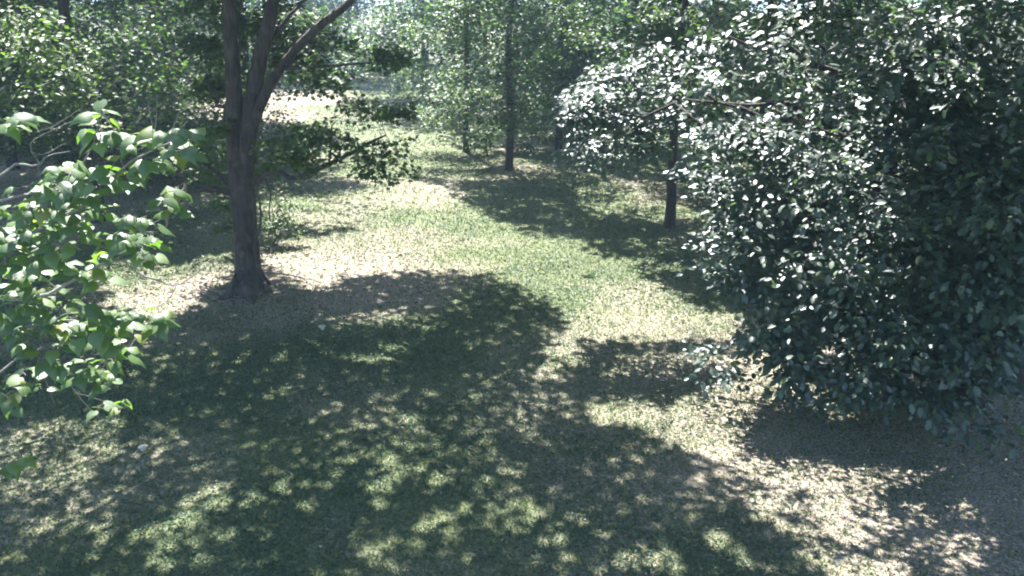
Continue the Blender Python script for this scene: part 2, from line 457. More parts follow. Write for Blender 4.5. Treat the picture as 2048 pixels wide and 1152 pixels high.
def grow(root, base, stems, clumps, bark, n_limbs, twig_r=0.010, extra_limbs=(), trunk_sides=14, rough=0.05, twig_mat=None, limb_from=None):
    """stems: list of (name, points, radii); limbs and twigs reach out from them to the leaf sprays"""
    SP = []; SR = []
    for k, (nm, pts, rad) in enumerate(stems):
        n = max(8, int(np.linalg.norm(np.diff(np.asarray(pts), axis=0), axis=1).sum() / 0.25))
        p, r = smooth_path(pts, rad, n)
        w = rng.normal(0, 1, p.shape); w = (w + np.roll(w, 1, 0) + np.roll(w, 2, 0)) / 3
        w[0] = 0
        p = p + w * (r * 0.10)[:, None]
        t = Tubes(); t.add(p, r, trunk_sides if r.max() > 0.09 else 8, rough, seed=k * 3.7 + 1.3)
        link(nm, t.mesh(nm, bark, base), root)
        SP.append(p); SR.append(r)
    LP = []; LR = []
    for pts, rad in extra_limbs:
        p, r = smooth_path(pts, rad, 14)
        w = rng.normal(0, 1, p.shape) * (r * 0.25)[:, None]; w[0] = 0
        t = Tubes(); t.add(p + w, r, 8, rough, seed=2.2)
        link('limb', t.mesh('limb', bark, base), root)
        LP.append(p[2:]); LR.append(r[2:])
    S = np.concatenate(SP); R = np.concatenate(SR)
    assign = []
    if n_limbs and len(clumps):
        src_c = clumps if limb_from is None else limb_from
        Cc, a = kmeans(src_c, min(n_limbs, len(src_c)))
        for c in Cc:
            hd = np.hypot(S[:, 0] - c[0], S[:, 1] - c[1])
            want = c[2] - 0.45 * hd
            cost = np.abs(S[:, 2] - want) + 0.5 * hd + (S[:, 2] < 1.3) * 5
            j = cost.argmin(); s = S[j]
            mid = s * 0.45 + c * 0.55 + np.array([0, 0, 0.12 * np.linalg.norm(c - s)]) + rng.normal(0, 0.08, 3) * np.linalg.norm(c - s)
            L = np.linalg.norm(c - s)
            p = bez(s, mid, c, 10)
            w = rng.normal(0, 0.022 * L, p.shape); w[0] = 0
            p = p + w
            r0 = min(0.55 * R[j], 0.018 + 0.014 * L)
            r = np.linspace(r0, 0.010, 10)
            t = Tubes(); t.add(p, r, 6, 0.03)
            link('limb', t.mesh('limb', bark, base), root)
            LP.append(p[2:]); LR.append(r[2:])
    if LP and len(clumps):
        LA = np.concatenate(LP)
        LA = np.concatenate([LA, S[S[:, 2] > 0.35 * S[:, 2].max()]])
        t = Tubes()
        # twigs fork from one another: each spray hangs on the nearest wood already there
        near = np.array([((LA - c) ** 2).sum(1).min() for c in clumps])
        nodes = np.zeros((len(LA) + 3 * len(clumps), 3)); nodes[:len(LA)] = LA; nn = len(LA)
        for q in np.argsort(near):
            c = clumps[q]
            v = nodes[:nn] - c
            d = np.linalg.norm(v, axis=1) + np.maximum(0, v[:, 2]) * 0.6
            s = nodes[d.argmin()].copy()
            L = np.linalg.norm(c - s)
            if L < 0.03: continue
            p = bez(s, (s + c) / 2 + np.array([0, 0, 0.12 * L]) + rng.normal(0, 0.10 * L, 3), c, 4)
            t.add(p, np.linspace(twig_r * (0.6 + 0.4 * min(L, 1.5)), twig_r * 0.4, 4), 3)
            nodes[nn:nn + 3] = p[1:]; nn += 3
        if t.n:
            link('twigs', t.mesh('twigs', twig_mat or bark, base), root, kind='stuff')

# blobs of foliage given as (px, py, Y, rx_px, ry_px, ry_depth_m)
def blob_clumps(blobs, spacing):
    out = []
    for px, py, Y, rx, ry, dy in blobs:
        c = at(px, py, Y)
        s = np.linalg.norm(c - CAM) / F
        r = np.array([rx * s, dy, ry * s])
        n = max(3, int(4.19 * r[0] * r[1] * r[2] / spacing ** 3 + 0.5))
        m = max(2, n // 6)
        d = norm(rng.normal(0, 1, (m, 3))) * (rng.random((m, 1)) ** (1 / 2.6))
        sub = c + d * r
        pick = rng.integers(0, m, n)
        k = spacing * rng.normal(0, 1, (n, 3)) * np.array([.65, .65, .20])
        k[:, 2] -= .12 * (k[:, 0] ** 2 + k[:, 1] ** 2) / spacing
        out.append(sub[pick] + k)
    return np.concatenate(out)

# --- upper crowns: leaf sprays hung on the sun's rays wherever the lawn lies in shade
ENV = {   # tree : (centre, radii) of the crown above the picture's upper edge
 'maple': ((-5.2, 16.8, 9.8), (7.8, 7.6, 4.2)),
 'oak':   ((6.8, 10.4, 8.6), (7.2, 8.2, 3.9)),  # unseen crown enlarged towards the camera to block sky light at lower right
 'c2':    ((0.2, 30.2, 9.5), (4.6, 4.2, 4.4)),
 'c1':    ((-1.9, 34.5, 9.5), (3.8, 4.0, 4.3)),
 'c3':    ((2.2, 35.0, 9.5), (4.4, 4.2, 4.3)),
 't4':    ((4.6, 22.6, 8.2), (4.2, 4.6, 3.6)),
 'l1':    ((-11.5, 22.5, 9.0), (5.0, 5.0, 4.5)),
 'l3':    ((-9.0, 31.0, 9.5), (4.8, 5.0, 4.6)),
 'l2':    ((-13.0, 14.5, 9.0), (4.8, 5.0, 4.4)),
 'l4':    ((-17.5, 28.0, 9.0), (5.5, 6.0, 4.4)),
 'l5':    ((-14.5, 41.0, 9.5), (5.5, 6.5, 4.6)),
 'r1':    ((10.5, 21.0, 9.0), (5.0, 5.0, 4.4)),
 'r2':    ((8.5, 29.5, 9.5), (5.0, 5.0, 4.5)),
}
UPPER = {k: [] for k in ENV}
def fill_upper():
    n = 27000
    G = np.stack([rng.random(n) * 40 - 25, rng.random(n) * 46.5, np.zeros(n)], 1)
    near = (G[:, 1] < 24) & (np.abs(G[:, 0] + 1) < 10)
    G = G[near | ((G[:, 0] < -9) & (G[:, 1] > 15)) | (rng.random(n) < .65)]
    G = G[~((gap_frac(G) > .95))]
    n = len(G)
    keys = list(ENV)
    lo = np.full((len(keys), n), np.nan); hi = lo.copy()
    for i, k in enumerate(keys):
        c, r = ENV[k]
        o = (G - np.array(c)) / np.array(r); d = SUN / np.array(r)
        A = (d * d).sum(); B = 2 * (o @ d); Cq = (o * o).sum(1) - 1
        D = B * B - 4 * A * Cq
        ok = D > 0
        sq = np.sqrt(np.where(ok, D, 0))
        lo[i] = np.where(ok, (-B - sq) / (2 * A), np.nan); hi[i] = np.where(ok, (-B + sq) / (2 * A), np.nan)
    ln = np.nan_to_num(hi - lo)
    has = ln.sum(0) > 0.3
    u = rng.random(n)
    cum = np.cumsum(ln, 0) / np.maximum(ln.sum(0), 1e-6)
    pick = np.minimum((u[None] > cum).sum(0), len(keys) - 1)
    f = rng.random(n)
    for q in np.nonzero(has)[0]:
        i = pick[q]
        s = lo[i, q] + (hi[i, q] - lo[i, q]) * f[q]
        P = G[q] + SUN * s
        if P[2] < 5.3: continue
        UPPER[keys[i]].append(P)
fill_upper()
for k in UPPER: UPPER[k] = np.array(UPPER[k]) if UPPER[k] else np.zeros((0, 3))

def upper_leaves(root, base, C, mat, n=25, size=0.215, R=0.48):
    if not len(C): return C
    P, N, A = spray(C, np.full(len(C), R) * rng.uniform(.7, 1.3, len(C)), n, wild=0.5)
    # nothing of these crowns hangs into view below the upper edge
    qx, qy = topx(P)
    seen = (qx > -40) & (qx < 2090) & (qy > -30) & (np.linalg.norm(P - CAM, axis=1) < 26)
    keep = ~sunlit_gap(P) & ~in_sunspot(P) & (P[:, 2] > 4.9) & ~seen
    P, N, A = P[keep], N[keep], A[keep]
    if len(P):
        me = leaf_mesh('upper_foliage', P, N, A, rng.uniform(.75, 1.25, len(P)) * size, T_SIMPLE, mat, base)
        link('upper_foliage', me, root, kind='stuff')
    used = ~sunlit_gap(C) & (rng.random(len(C)) < min(1, 260 / len(C)))
    return C[used]

def low_leaves(C, R, n, hard=True, **kw):
    P, N, A = spray(C, R * rng.uniform(.7, 1.3, len(C)), n, **kw)
    keep = P[:, 2] > 0.05
    if hard: keep &= ~(sunlit_gap(P, True) & (P[:, 2] > 1.0) & (rng.random(len(P)) < 0.93))
    keep &= ~in_sunspot(P)
    return P[keep], N[keep], A[keep]

for c, r, f in [
    (at(130, 480, 7.5), 1.5, .985), (at(150, 680, 7.3), 1.2, .985), (at(250, 300, 7.6), .9, .99), (at(300, 640, 7.3), .4, 1),
    (at(1330, 200, 14), 1.6, .975), (at(1450, 420, 12.3), 1.3, .95), (at(1500, 130, 12), 1.4, .96), (at(1640, 300, 11), 1.0, .8), (at(690, 240, 16.3), 1.1, .84), (at(1020, 50, 45), 4, .9), (at(760, 50, 50), 4, .9), (at(1180, 90, 40), 3, .9), (at(1900, 300, 10), 1.2, .7),
    (at(200, 260, 7.6), .35, .9), (at(340, 285, 7.6), .4, .9), (at(120, 390, 7.6), .4, .8), (at(60, 470, 7.6), .4, .7), (at(150, 650, 7.4), .5, .85), (at(290, 645, 7.4), .25, 1), (at(30, 800, 7.2), .3, .8), (at(200, 720, 7.3), .3, .8), (at(290, 430, 7.6), .3, .7),
    (at(1400, 150, 13), 1.1, .9), (at(1230, 220, 14.6), 1.0, .9), (at(1520, 110, 11), .9, .8), (at(1480, 330, 12), .8, .75), (at(1420, 470, 12.5), .8, .8), (at(1620, 420, 10.5), .7, .6), (at(1950, 330, 8.5), .5, .5),
    (at(900, 95, 33), 2.4, .97), (at(905, 225, 32.5), 1.5, .98), (at(960, 40, 33), 2.0, .93), (at(280, 150, 20), 1.3, .6), (at(60, 90, 13), .9, .95), (at(1260, 60, 28), 2.5, .92), (at(640, 60, 27), 2.2, .9), (at(740, 250, 16.5), .8, .35), (at(560, 430, 20), .8, .8)]:
    SUNSPOTS.append((c, r, f))

# =================================================================== forked tree left of the clearing
Ym = 17.0
b = gp(492, 588); b[2] = -0.02
root = thing('forked_tree', 'large forked broadleaf tree with thick dark trunk splitting into three stems left of the clearing', 'tree', b)
stems = [
 ('trunk', [b + (0, 0, -0.1), b + (0, 0, .12), at(492, 540, Ym), at(488, 450, Ym), at(483, 385, Ym), at(477, 320, Ym)], [.37, .30, .262, .235, .245, .19]),
 ('stem', [at(479, 360, Ym), at(471, 280, Ym), at(468, 190, Ym), at(462, 90, Ym), at(458, 0, Ym), at(455, 0, Ym) + (-.25, .3, 2.2), at(455, 0, Ym) + (-.6, .6, 5.0)], [.17, .16, .15, .135, .12, .10, .05]),
 ('stem', [at(489, 385, Ym), at(495, 300, Ym - .1), at(505, 200, Ym - .1), at(522, 105, Ym - .1), at(545, 0, Ym - .1), at(545, 0, Ym) + (.45, -.3, 2.0), at(545, 0, Ym) + (1.1, -.5, 4.8)], [.16, .15, .14, .13, .11, .09, .04]),
 ('stem', [at(497, 300, Ym - .15), at(512, 235, Ym - .2), at(540, 172, Ym - .25), at(585, 105, Ym - .3), at(640, 50, Ym - .4), at(708, -6, Ym - .5), at(708, 0, Ym) + (1.2, -.9, 1.4), at(708, 0, Ym) + (2.6, -1.5, 3.2)], [.10, .10, .09, .085, .075, .065, .05, .03]),
]
extra = [
 ([at(505, 368, Ym - .2), at(530, 350, Ym - .4), at(560, 346, Ym - .5), at(590, 356, Ym - .6), at(640, 336, Ym - .7), at(690, 314, Ym - .8), at(735, 288, Ym - .9), at(772, 270, Ym - 1.0)], [.065, .055, .05, .045, .045, .04, .03, .015]),
 ([at(466, 388, Ym), at(430, 380, Ym - .3), at(400, 378, Ym - .5), at(378, 386, Ym - .7), at(362, 402, Ym - .9)], [.07, .06, .055, .045, .03]),
 ([at(565, 136, Ym - .3), at(610, 134, Ym - .5), at(670, 131, Ym - .8), at(745, 124, Ym - 1.2)], [.035, .03, .028, .012]),
 ([at(658, 328, Ym - .7), at(662, 290, Ym - .7), at(663, 250, Ym - .7)], [.02, .016, .01]),
 ([at(674, 320, Ym - .75), at(683, 295, Ym - .8), at(695, 272, Ym - .8)], [.018, .014, .008]),
 ([at(598, 352, Ym - .6), at(596, 300, Ym - .5), at(594, 250, Ym - .5)], [.02, .015, .008]),
 ([at(523, 105, Ym - .1), at(555, 60, Ym + .2), at(600, 10, Ym + .5), at(640, -30, Ym + .9)], [.05, .04, .03, .02]),
 ([at(517, 392, Ym - .25), at(522, 440, Ym - .32), at(510, 490, Ym - .3), at(511, 520, Ym - .35), at(526, 548, Ym - .4), gp(542, 566) + (0, -.1, .02)], [.014, .022, .026, .026, .028, .032]),
]
low = blob_clumps([(650, 262, 16.3, 80, 26, .7), (725, 235, 16.0, 55, 30, .7), (775, 195, 16.0, 35, 30, .6), (690, 148, 16.0, 110, 18, .9), (760, 115, 16.3, 50, 50, .8),
                   (615, 275, 16.4, 42, 40, .5), (705, 338, 16.1, 12, 14, .15), (738, 322, 16.0, 12, 12, .15), (768, 312, 16.0, 10, 10, .12), (600, 318, 16.4, 45, 14, .4), (565, 312, 17.6, 20, 16, .3),
                   (600, 60, 18.6, 90, 60, 1.2), (560, 30, 18.0, 60, 34, .7), (650, 95, 17.8, 50, 34, .7), (410, 60, 18.2, 55, 70, .9), (400, 230, 18.6, 50, 80, .9), (370, 330, 18.0, 60, 45, .8), (700, 285, 16.1, 50, 14, .4), (750, 262, 16.0, 30, 16, .3)], .38)
low_l = blob_clumps([(436, 400, 16.8, 24, 5, .25), (434, 456, 16.8, 22, 4, .22), (455, 245, 16.7, 14, 14, .15)], .2)
up = UPPER['maple']
P1, N1, A1 = low_leaves(low, np.full(len(low), .30), 52, lean=(0, -.25))
P2, N2, A2 = spray(low_l, np.full(len(low_l), .16), 22)
P = np.concatenate([P1, P2]); N = np.concatenate([N1, N2]); A = np.concatenate([A1, A2])
upk = upper_leaves(root, b, up, M_MAPLE)
grow(root, b, stems, np.concatenate([low, upk]), M_BARK, 16, extra_limbs=extra, trunk_sides=26, rough=0.06, limb_from=np.concatenate([upk, low[topx(low)[0] < 460]]))
for a_ in (.3, 1.5, 2.6, 3.9, 5.2):
    dv = np.array([math.cos(a_), math.sin(a_), 0])
    t = Tubes(); p, r = smooth_path([b + dv * .16 + (0, 0, .34), b + dv * .30 + (0, 0, .12), b + dv * .48 + (0, 0, .03), b + dv * .85 + (0, 0, -.04)], [.10, .10, .075, .03], 10)
    t.add(p, r, 8, .08); link('root', t.mesh('root', M_BARK, b), root)
sz = rng.uniform(.075, .125, len(P))
px, py = topx(P)
inv = (px > 0) & (px < 2048) & (py > 0)
big = np.argsort(np.where(inv, np.linalg.norm(P - CAM, axis=1) / sz, 1e9))[:300]
msk = np.ones(len(P), bool); msk[big] = False
link('foliage', leaf_mesh('foliage', P[msk], N[msk], A[msk], sz[msk], T_MAPLE, M_MAPLE, b), root, kind='stuff')
tm = [template_mesh('maple_leaf_blade', T_MAPLE, M_MAPLE_OB, c) for c in (.6, 1.2, 2.0)]
leaf_objects('leaf', P[big], N[big], A[big], sz[big], tm, root, b)

# =================================================================== glossy tree filling the right side
b = np.array([7.6, 12.6, -0.02])
root = thing('glossy_leaved_tree', 'big spreading tree with shining dark blue-green leaves filling the right side', 'tree', b)
stems = [('trunk', [b + (0, 0, -.1), b + (0, 0, .15), b + (-.05, 0, 1.5), b + (.05, .1, 3.2), b + (0, .2, 5.0), b + (.2, .1, 8.0), b + (.1, .3, 11.0)], [.48, .36, .29, .26, .22, .14, .05])]
low = blob_clumps([
  (1230, 225, 14.8, 95, 85, .9), (1180, 290, 15.0, 45, 35, .6), (1340, 180, 14.0, 110, 75, 1.0), (1420, 130, 12.6, 110, 75, 1.0), (1530, 90, 11.2, 120, 90, 1.0), (1480, 190, 13.2, 90, 60, .9), (1300, 120, 14.6, 80, 50, .8), (1480, 20, 12.6, 90, 40, .9), (1640, 60, 10.7, 130, 70, 1.0),
  (1340, 220, 14.2, 75, 55, .8), (1440, 250, 13.0, 80, 70, .9), (1440, 330, 13.2, 50, 35, .7), (1520, 300, 12.0, 110, 90, 1.0), (1495, 410, 12.4, 100, 60, .9), (1430, 400, 12.8, 40, 18, .5), (1455, 500, 12.6, 60, 35, .8), (1500, 520, 11.8, 90, 60, .9),
  (1560, 600, 11.2, 95, 55, .9), (1490, 715, 11.6, 40, 30, .4), (1530, 665, 11.4, 50, 45, .6), (1630, 700, 11.1, 90, 60, .8), (1650, 790, 11.1, 30, 45, .3),
  (1640, 420, 11.3, 130, 120, 1.1), (1640, 230, 11.1, 130, 120, 1.1), (1780, 150, 10.5, 140, 130, 1.0), (1780, 380, 10.7, 140, 120, 1.0), (1750, 560, 10.7, 120, 110, 1.0), (1750, 720, 10.7, 60, 70, .7),
  (1920, 90, 9.7, 120, 110, .8), (1930, 300, 9.9, 120, 130, .9), (1920, 520, 10.3, 130, 120, .9), (1920, 680, 10.5, 120, 90, .9), (2000, 20, 10.0, 110, 60, .8), (1970, 800, 10.3, 80, 45, .5), (1780, 800, 10.9, 55, 32, .4), (2035, 860, 9.8, 40, 26, .4), (2040, 200, 9.3, 80, 200, .8), (2030, 500, 9.7, 70, 140, .8), (2010, 720, 10.0, 60, 80, .6), (1850, 790, 11.0, 60, 35, .4), (1850, 250, 11.0, 200, 250, .8), (1850, 600, 11.2, 190, 160, .8)], .335)
P, N, A = low_leaves(low, np.full(len(low), .29), 46, wild=0.36, lean=(-.16, -.42))
upk = upper_leaves(root, b, UPPER['oak'], M_OAK)
grow(root, b, stems, np.concatenate([low, upk]), M_BARK_DARK, 34, twig_r=.006, trunk_sides=20)
sz = .055 + .10 * rng.random(len(P)) ** 1.2
px, py = topx(P)
inv = (px > 0) & (px < 2048) & (py > 0)
big = np.argsort(np.where(inv, np.linalg.norm(P - CAM, axis=1) / sz, 1e9))[:300]
msk = np.ones(len(P), bool); msk[big] = False
nearer = np.linalg.norm(P - CAM, axis=1) < 11.0
for sel, tpl in ((msk & nearer, T_OAK), (msk & ~nearer, T_OVAL)):
    link('foliage', leaf_mesh('foliage', P[sel], N[sel], A[sel], sz[sel], tpl, M_OAK, b, curl=rng.uniform(.5, 2.0, sel.sum())), root, kind='stuff')
tm = [template_mesh('oak_leaf_blade', T_OAK, M_OAK_OB, c) for c in (.6, 1.2, 2.0)]
leaf_objects('leaf', P[big], N[big], A[big], sz[big], tm, root, b)

# =================================================================== heart-leaved tree reaching in from the left
b = np.array([-6.6, 7.4, -0.02])
root = thing('heart_leaved_tree', 'tree with large pale green heart-shaped leaves and bare twigs at the left edge', 'tree', b)
Yc = 7.5
def tw(pts, r0, r1, jit=.0):
    Pp = [at(x, y, Yc + (d if len(q) == 3 else 0)) for q in pts for x, y, d in [(q + (0,))[:3] if len(q) == 2 else q]]
    return Pp, np.linspace(r0, r1, len(Pp))
trunk = ('trunk', [b + (0, 0, -.1), b + (0, 0, .1), b + (.1, 0, 1.4), b + (.3, .05, 2.8), b + (.25, 0, 4.4), b + (.4, .1, 6.2)], [.26, .2, .16, .13, .10, .03])
hub = b + np.array([.25, .05, 2.6]); hub2 = b + np.array([.28, .0, 3.6]); hub3 = b + np.array([.2, 0, 2.0])
def branch(hubp, pts, r0, r1):
    Pp = ([hubp] if hubp is not None else []) + [at(x, y, Yc + d + (y - 480) / 225 * .45) for x, y, d in pts]
    return Pp, np.linspace(r0, r1, len(Pp)) * .48
branches = [
 branch(hub2, [(-60, 520, .1), (60, 470, .1), (190, 400, .1), (235, 345, .1), (280, 312, .1), (340, 285, .1), (375, 275, .1)], .05, .008),
 branch(hub2, [(-80, 420, .2), (40, 390, .2), (130, 370, .2), (180, 300, .2), (200, 240, .2)], .035, .007),
 branch(hub, [(-60, 600, 0), (60, 600, -.1), (150, 560, -.1), (235, 518, 0), (275, 545, .05), (318, 560, .05), (352, 572, .1), (400, 542, .1), (433, 518, .1)], .045, .005),
 branch(None, [(352, 572, .1), (345, 588, .1), (330, 605, .1), (305, 616, .1)], .010, .004),
 branch(None, [(275, 545, .05), (268, 570, .05), (258, 592, .02)], .008, .003),
 branch(None, [(222, 528, 0), (240, 552, 0), (262, 566, .05)], .007, .003),
 branch(None, [(388, 548, .1), (370, 530, .12), (368, 505, .12)], .005, .002),
 branch(hub, [(-60, 660, -.2), (60, 650, -.2), (150, 640, -.2), (215, 660, -.2), (270, 655, -.2), (300, 640, -.2)], .035, .005),
 branch(hub3, [(-60, 760, -.3), (0, 745, -.3), (50, 708, -.3), (120, 690, -.3), (200, 665, -.25)], .035, .006),
 branch(None, [(60, 705, -.3), (120, 745, -.3), (160, 795, -.3), (190, 828, -.3), (221, 846, -.3)], .012, .004),
 branch(None, [(75, 720, -.3), (95, 770, -.3), (110, 812, -.3)], .010, .004),
 branch(None, [(150, 785, -.3), (200, 800, -.28), (232, 814, -.28)], .006, .003),
 branch(None, [(190, 828, -.3), (225, 836, -.28), (238, 830, -.28)], .005, .002),
 branch(None, [(310, 282, .1), (302, 240, .1), (294, 190, .1)], .008, .003),
 branch(None, [(305, 288, .1), (312, 240, .15), (314, 188, .15)], .008, .003),
 branch(None, [(340, 268, .1), (355, 235, .12), (368, 202, .12)], .007, .002),
 branch(None, [(355, 262, .1), (372, 245, .12), (378, 232, .12)], .005, .002),
 branch(hub2, [(-60, 380, .4), (30, 330, .4), (75, 332, .4), (95, 312, .4), (140, 303, .4)], .03, .006),
 branch(None, [(80, 330, .4), (60, 290, .4), (85, 270, .4), (150, 240, .4)], .012, .004),
 branch(None, [(62, 290, .4), (66, 305, .4), (90, 308, .4), (132, 285, .4)], .010, .004),
 branch(None, [(70, 265, .4), (110, 250, .42), (165, 215, .45)], .008, .003),
 branch(None, [(75, 332, .4), (80, 350, .4), (84, 372, .4)], .008, .003),
 branch(hub3, [(-80, 900, -.6), (-10, 930, -.6), (25, 915, -.6)], .02, .005),
 branch(hub3, [(-80, 830, -.4), (-10, 815, -.4), (30, 785, -.4)], .02, .005),
 branch(None, [(250, 470, .1), (300, 450, .1), (330, 432, .1)], .010, .004),
 branch(None, [(255, 505, .05), (225, 500, .05), (130, 470, .0), (40, 520, 0)], .012, .006),
]
for k, (p, r) in enumerate([(trunk[1], trunk[2])] + branches):
    p2, r2 = smooth_path(p, r, 22 if k == 0 else 16)
    if k: p2[1:] += rng.normal(0, 1, p2[1:].shape) * (r2[1:] * .5)[:, None]
    t = Tubes(); t.add(p2, r2, 12 if k == 0 else 6, .05)
    nm = 'trunk' if k == 0 else 'branch'
    link(nm, t.mesh(nm, M_TWIG_PALE, b), root)
# dead hanging bark strip
t = Tubes(); p, r = smooth_path([at(372, 368, Yc + .2), at(355, 400, Yc + .2), at(338, 425, Yc + .2), at(332, 455, Yc + .2)], [.012, .022, .018, .006], 12)
t.add(p + rng.normal(0, .006, p.shape), r, 6, .2); link('dead_branch', t.mesh('dead_branch', M_DEAD, b), root)
# leaf rosettes: (px, py, depth offset, radius in px, leaves)
ros = [(200, 232, .1, 30, 8), (195, 262, .1, 34, 9), (235, 268, .15, 30, 6), (275, 270, .15, 26, 6), (330, 268, .1, 30, 7), (365, 262, .05, 30, 7), (345, 295, .1, 38, 9), (372, 300, 0, 28, 6), (300, 312, .1, 34, 7), (265, 335, .1, 30, 5), (225, 330, .1, 26, 4),
       (140, 342, 0, 32, 9), (170, 350, 0, 32, 9), (110, 365, 0, 34, 10), (150, 385, -.05, 40, 10), (95, 400, 0, 30, 8), (190, 370, .1, 28, 6), (60, 405, .1, 36, 9), (40, 430, .1, 40, 10), (85, 440, 0, 40, 10), (130, 430, -.05, 36, 8), (15, 455, 0, 36, 9), (60, 470, 0, 40, 10), (110, 475, -.1, 36, 8), (150, 480, 0, 30, 6), (165, 450, 0, 26, 5), (205, 410, .1, 26, 4),
       (280, 442, .1, 30, 7), (300, 470, .1, 30, 7), (255, 465, .1, 32, 6), (235, 480, .1, 30, 6), (290, 500, .1, 32, 6), (215, 505, .05, 28, 6), (325, 405, .2, 24, 5), (350, 425, .2, 22, 4), (345, 395, .2, 20, 4), (205, 420, .1, 26, 5), (260, 350, .1, 26, 5),
       (20, 500, 0, 40, 10), (60, 520, -.1, 36, 8), (15, 550, -.1, 40, 9), (50, 565, -.1, 34, 7), (100, 520, -.1, 30, 5), (180, 540, 0, 26, 6), (150, 535, 0, 24, 5), (200, 560, 0, 24, 5), (95, 570, -.1, 34, 7), (60, 600, -.1, 38, 8), (115, 590, -.1, 30, 6),
       (170, 615, -.2, 30, 7), (195, 635, -.2, 34, 8), (130, 630, -.2, 38, 9), (150, 655, -.2, 38, 9), (90, 665, -.25, 38, 9), (60, 640, -.2, 38, 8), (20, 620, -.2, 36, 8), (105, 690, -.25, 40, 9), (60, 690, -.25, 36, 7), (210, 670, -.2, 28, 6), (245, 640, -.2, 24, 6), (250, 630, -.2, 22, 6), (300, 630, -.2, 26, 9), (310, 645, -.2, 22, 7), (240, 690, -.2, 26, 6), (262, 692, -.2, 22, 4),
       (205, 735, -.3, 30, 6), (215, 765, -.3, 30, 6), (150, 735, -.3, 32, 6), (170, 760, -.3, 28, 5), (220, 715, -.3, 28, 5), (110, 740, -.3, 28, 5), (50, 745, -.3, 24, 4), (30, 785, -.4, 30, 7), (20, 800, -.4, 24, 4), (195, 812, -.3, 16, 3), (240, 812, -.28, 10, 2), (20, 920, -.6, 24, 5), (25, 925, -.6, 18, 3), (85, 775, -.3, 18, 3),
       (30, 225, .5, 26, 5), (50, 235, .5, 24, 4), (10, 245, .5, 24, 4), (-30, 480, 0, 50, 12), (-40, 560, 0, 50, 12), (-40, 650, -.2, 50, 12), (-60, 760, -.3, 50, 10), (-60, 400, .1, 50, 10)]
LP = []; LN = []; LA = []; LS = []; pet = Tubes()
for px_, py_, d_, r_, n_ in ros:
    n_ = int(n_ * 1.1); d_ += rng.uniform(-.2, .2) + (py_ - 480) / 225 * .45
    c = at(px_, py_, Yc + d_)
    s = np.linalg.norm(c - CAM) / F
    ph = rng.random() * 6.28
    for k in range(n_):
        th = ph + k * 2.4
        rr = r_ * s * (0.25 + 0.75 * math.sqrt((k + .5) / n_))
        dirv = np.array([math.cos(th), math.sin(th), 0])
        base_pt = c + dirv * rr * 0.8 + np.array([0, 0, rng.normal(0, .35) * r_ * s])
        droop = rng.uniform(.15, 1.1)
        ax = dirv * 1.0 + np.array([0, 0, -droop]) + rng.normal(0, .25, 3)
        nn = np.array([.12, -.22, 1.0]) + dirv * droop * .6 + rng.normal(0, .22, 3)
        size = rng.uniform(.11, .205) if rng.random() < .9 else rng.uniform(.05, .08)
        LP.append(base_pt); LN.append(nn); LA.append(ax); LS.append(size)
        if k % 2 == 0:
            pet.add(bez(c + rng.normal(0, .02, 3) - np.array([0, 0, .03]), (c + base_pt) / 2 + np.array([0, 0, .03]), base_pt, 4), [.0035, .003, .0025, .002], 4)
LP = np.array(LP); LN = np.array(LN); LA = np.array(LA); LS = np.array(LS)
px, py = topx(LP)
order = np.argsort(np.where((px > 0) & (py < 1152), -LS, 1))
big = order[:300]; rest = order[300:]
tm = [template_mesh('heart_leaf_blade', T_HEART, M_CAT_OB, c) for c in (.6, 1.2, 2.0, 2.8)]
leaf_objects('leaf', LP[big], LN[big], LA[big], LS[big], tm, root, b)
link('foliage', leaf_mesh('foliage', LP[rest], LN[rest], LA[rest], LS[rest], T_HEART, M_CAT, b, curl=rng.uniform(.6, 2.6, len(rest))), root, kind='stuff')
link('leaf_stalks', pet.mesh('leaf_stalks', M_TWIG_PALE, b), root, kind='stuff')
for k in range(16):
    x0 = rng.uniform(195, 275); y0 = rng.uniform(300, 330)
    p0 = at(x0, y0, Yc + rng.uniform(0, .2)); L = rng.uniform(.15, .32)
    p = np.array([p0 + np.array([rng.normal(0, .008) * j, rng.normal(0, .008) * j, -L * j / 4]) for j in range(5)])
    t = Tubes(); t.add(p, [.003, .004, .004, .004, .002], 5)
    link('seed_pod', t.mesh('seed_pod', M_POD, b), root)

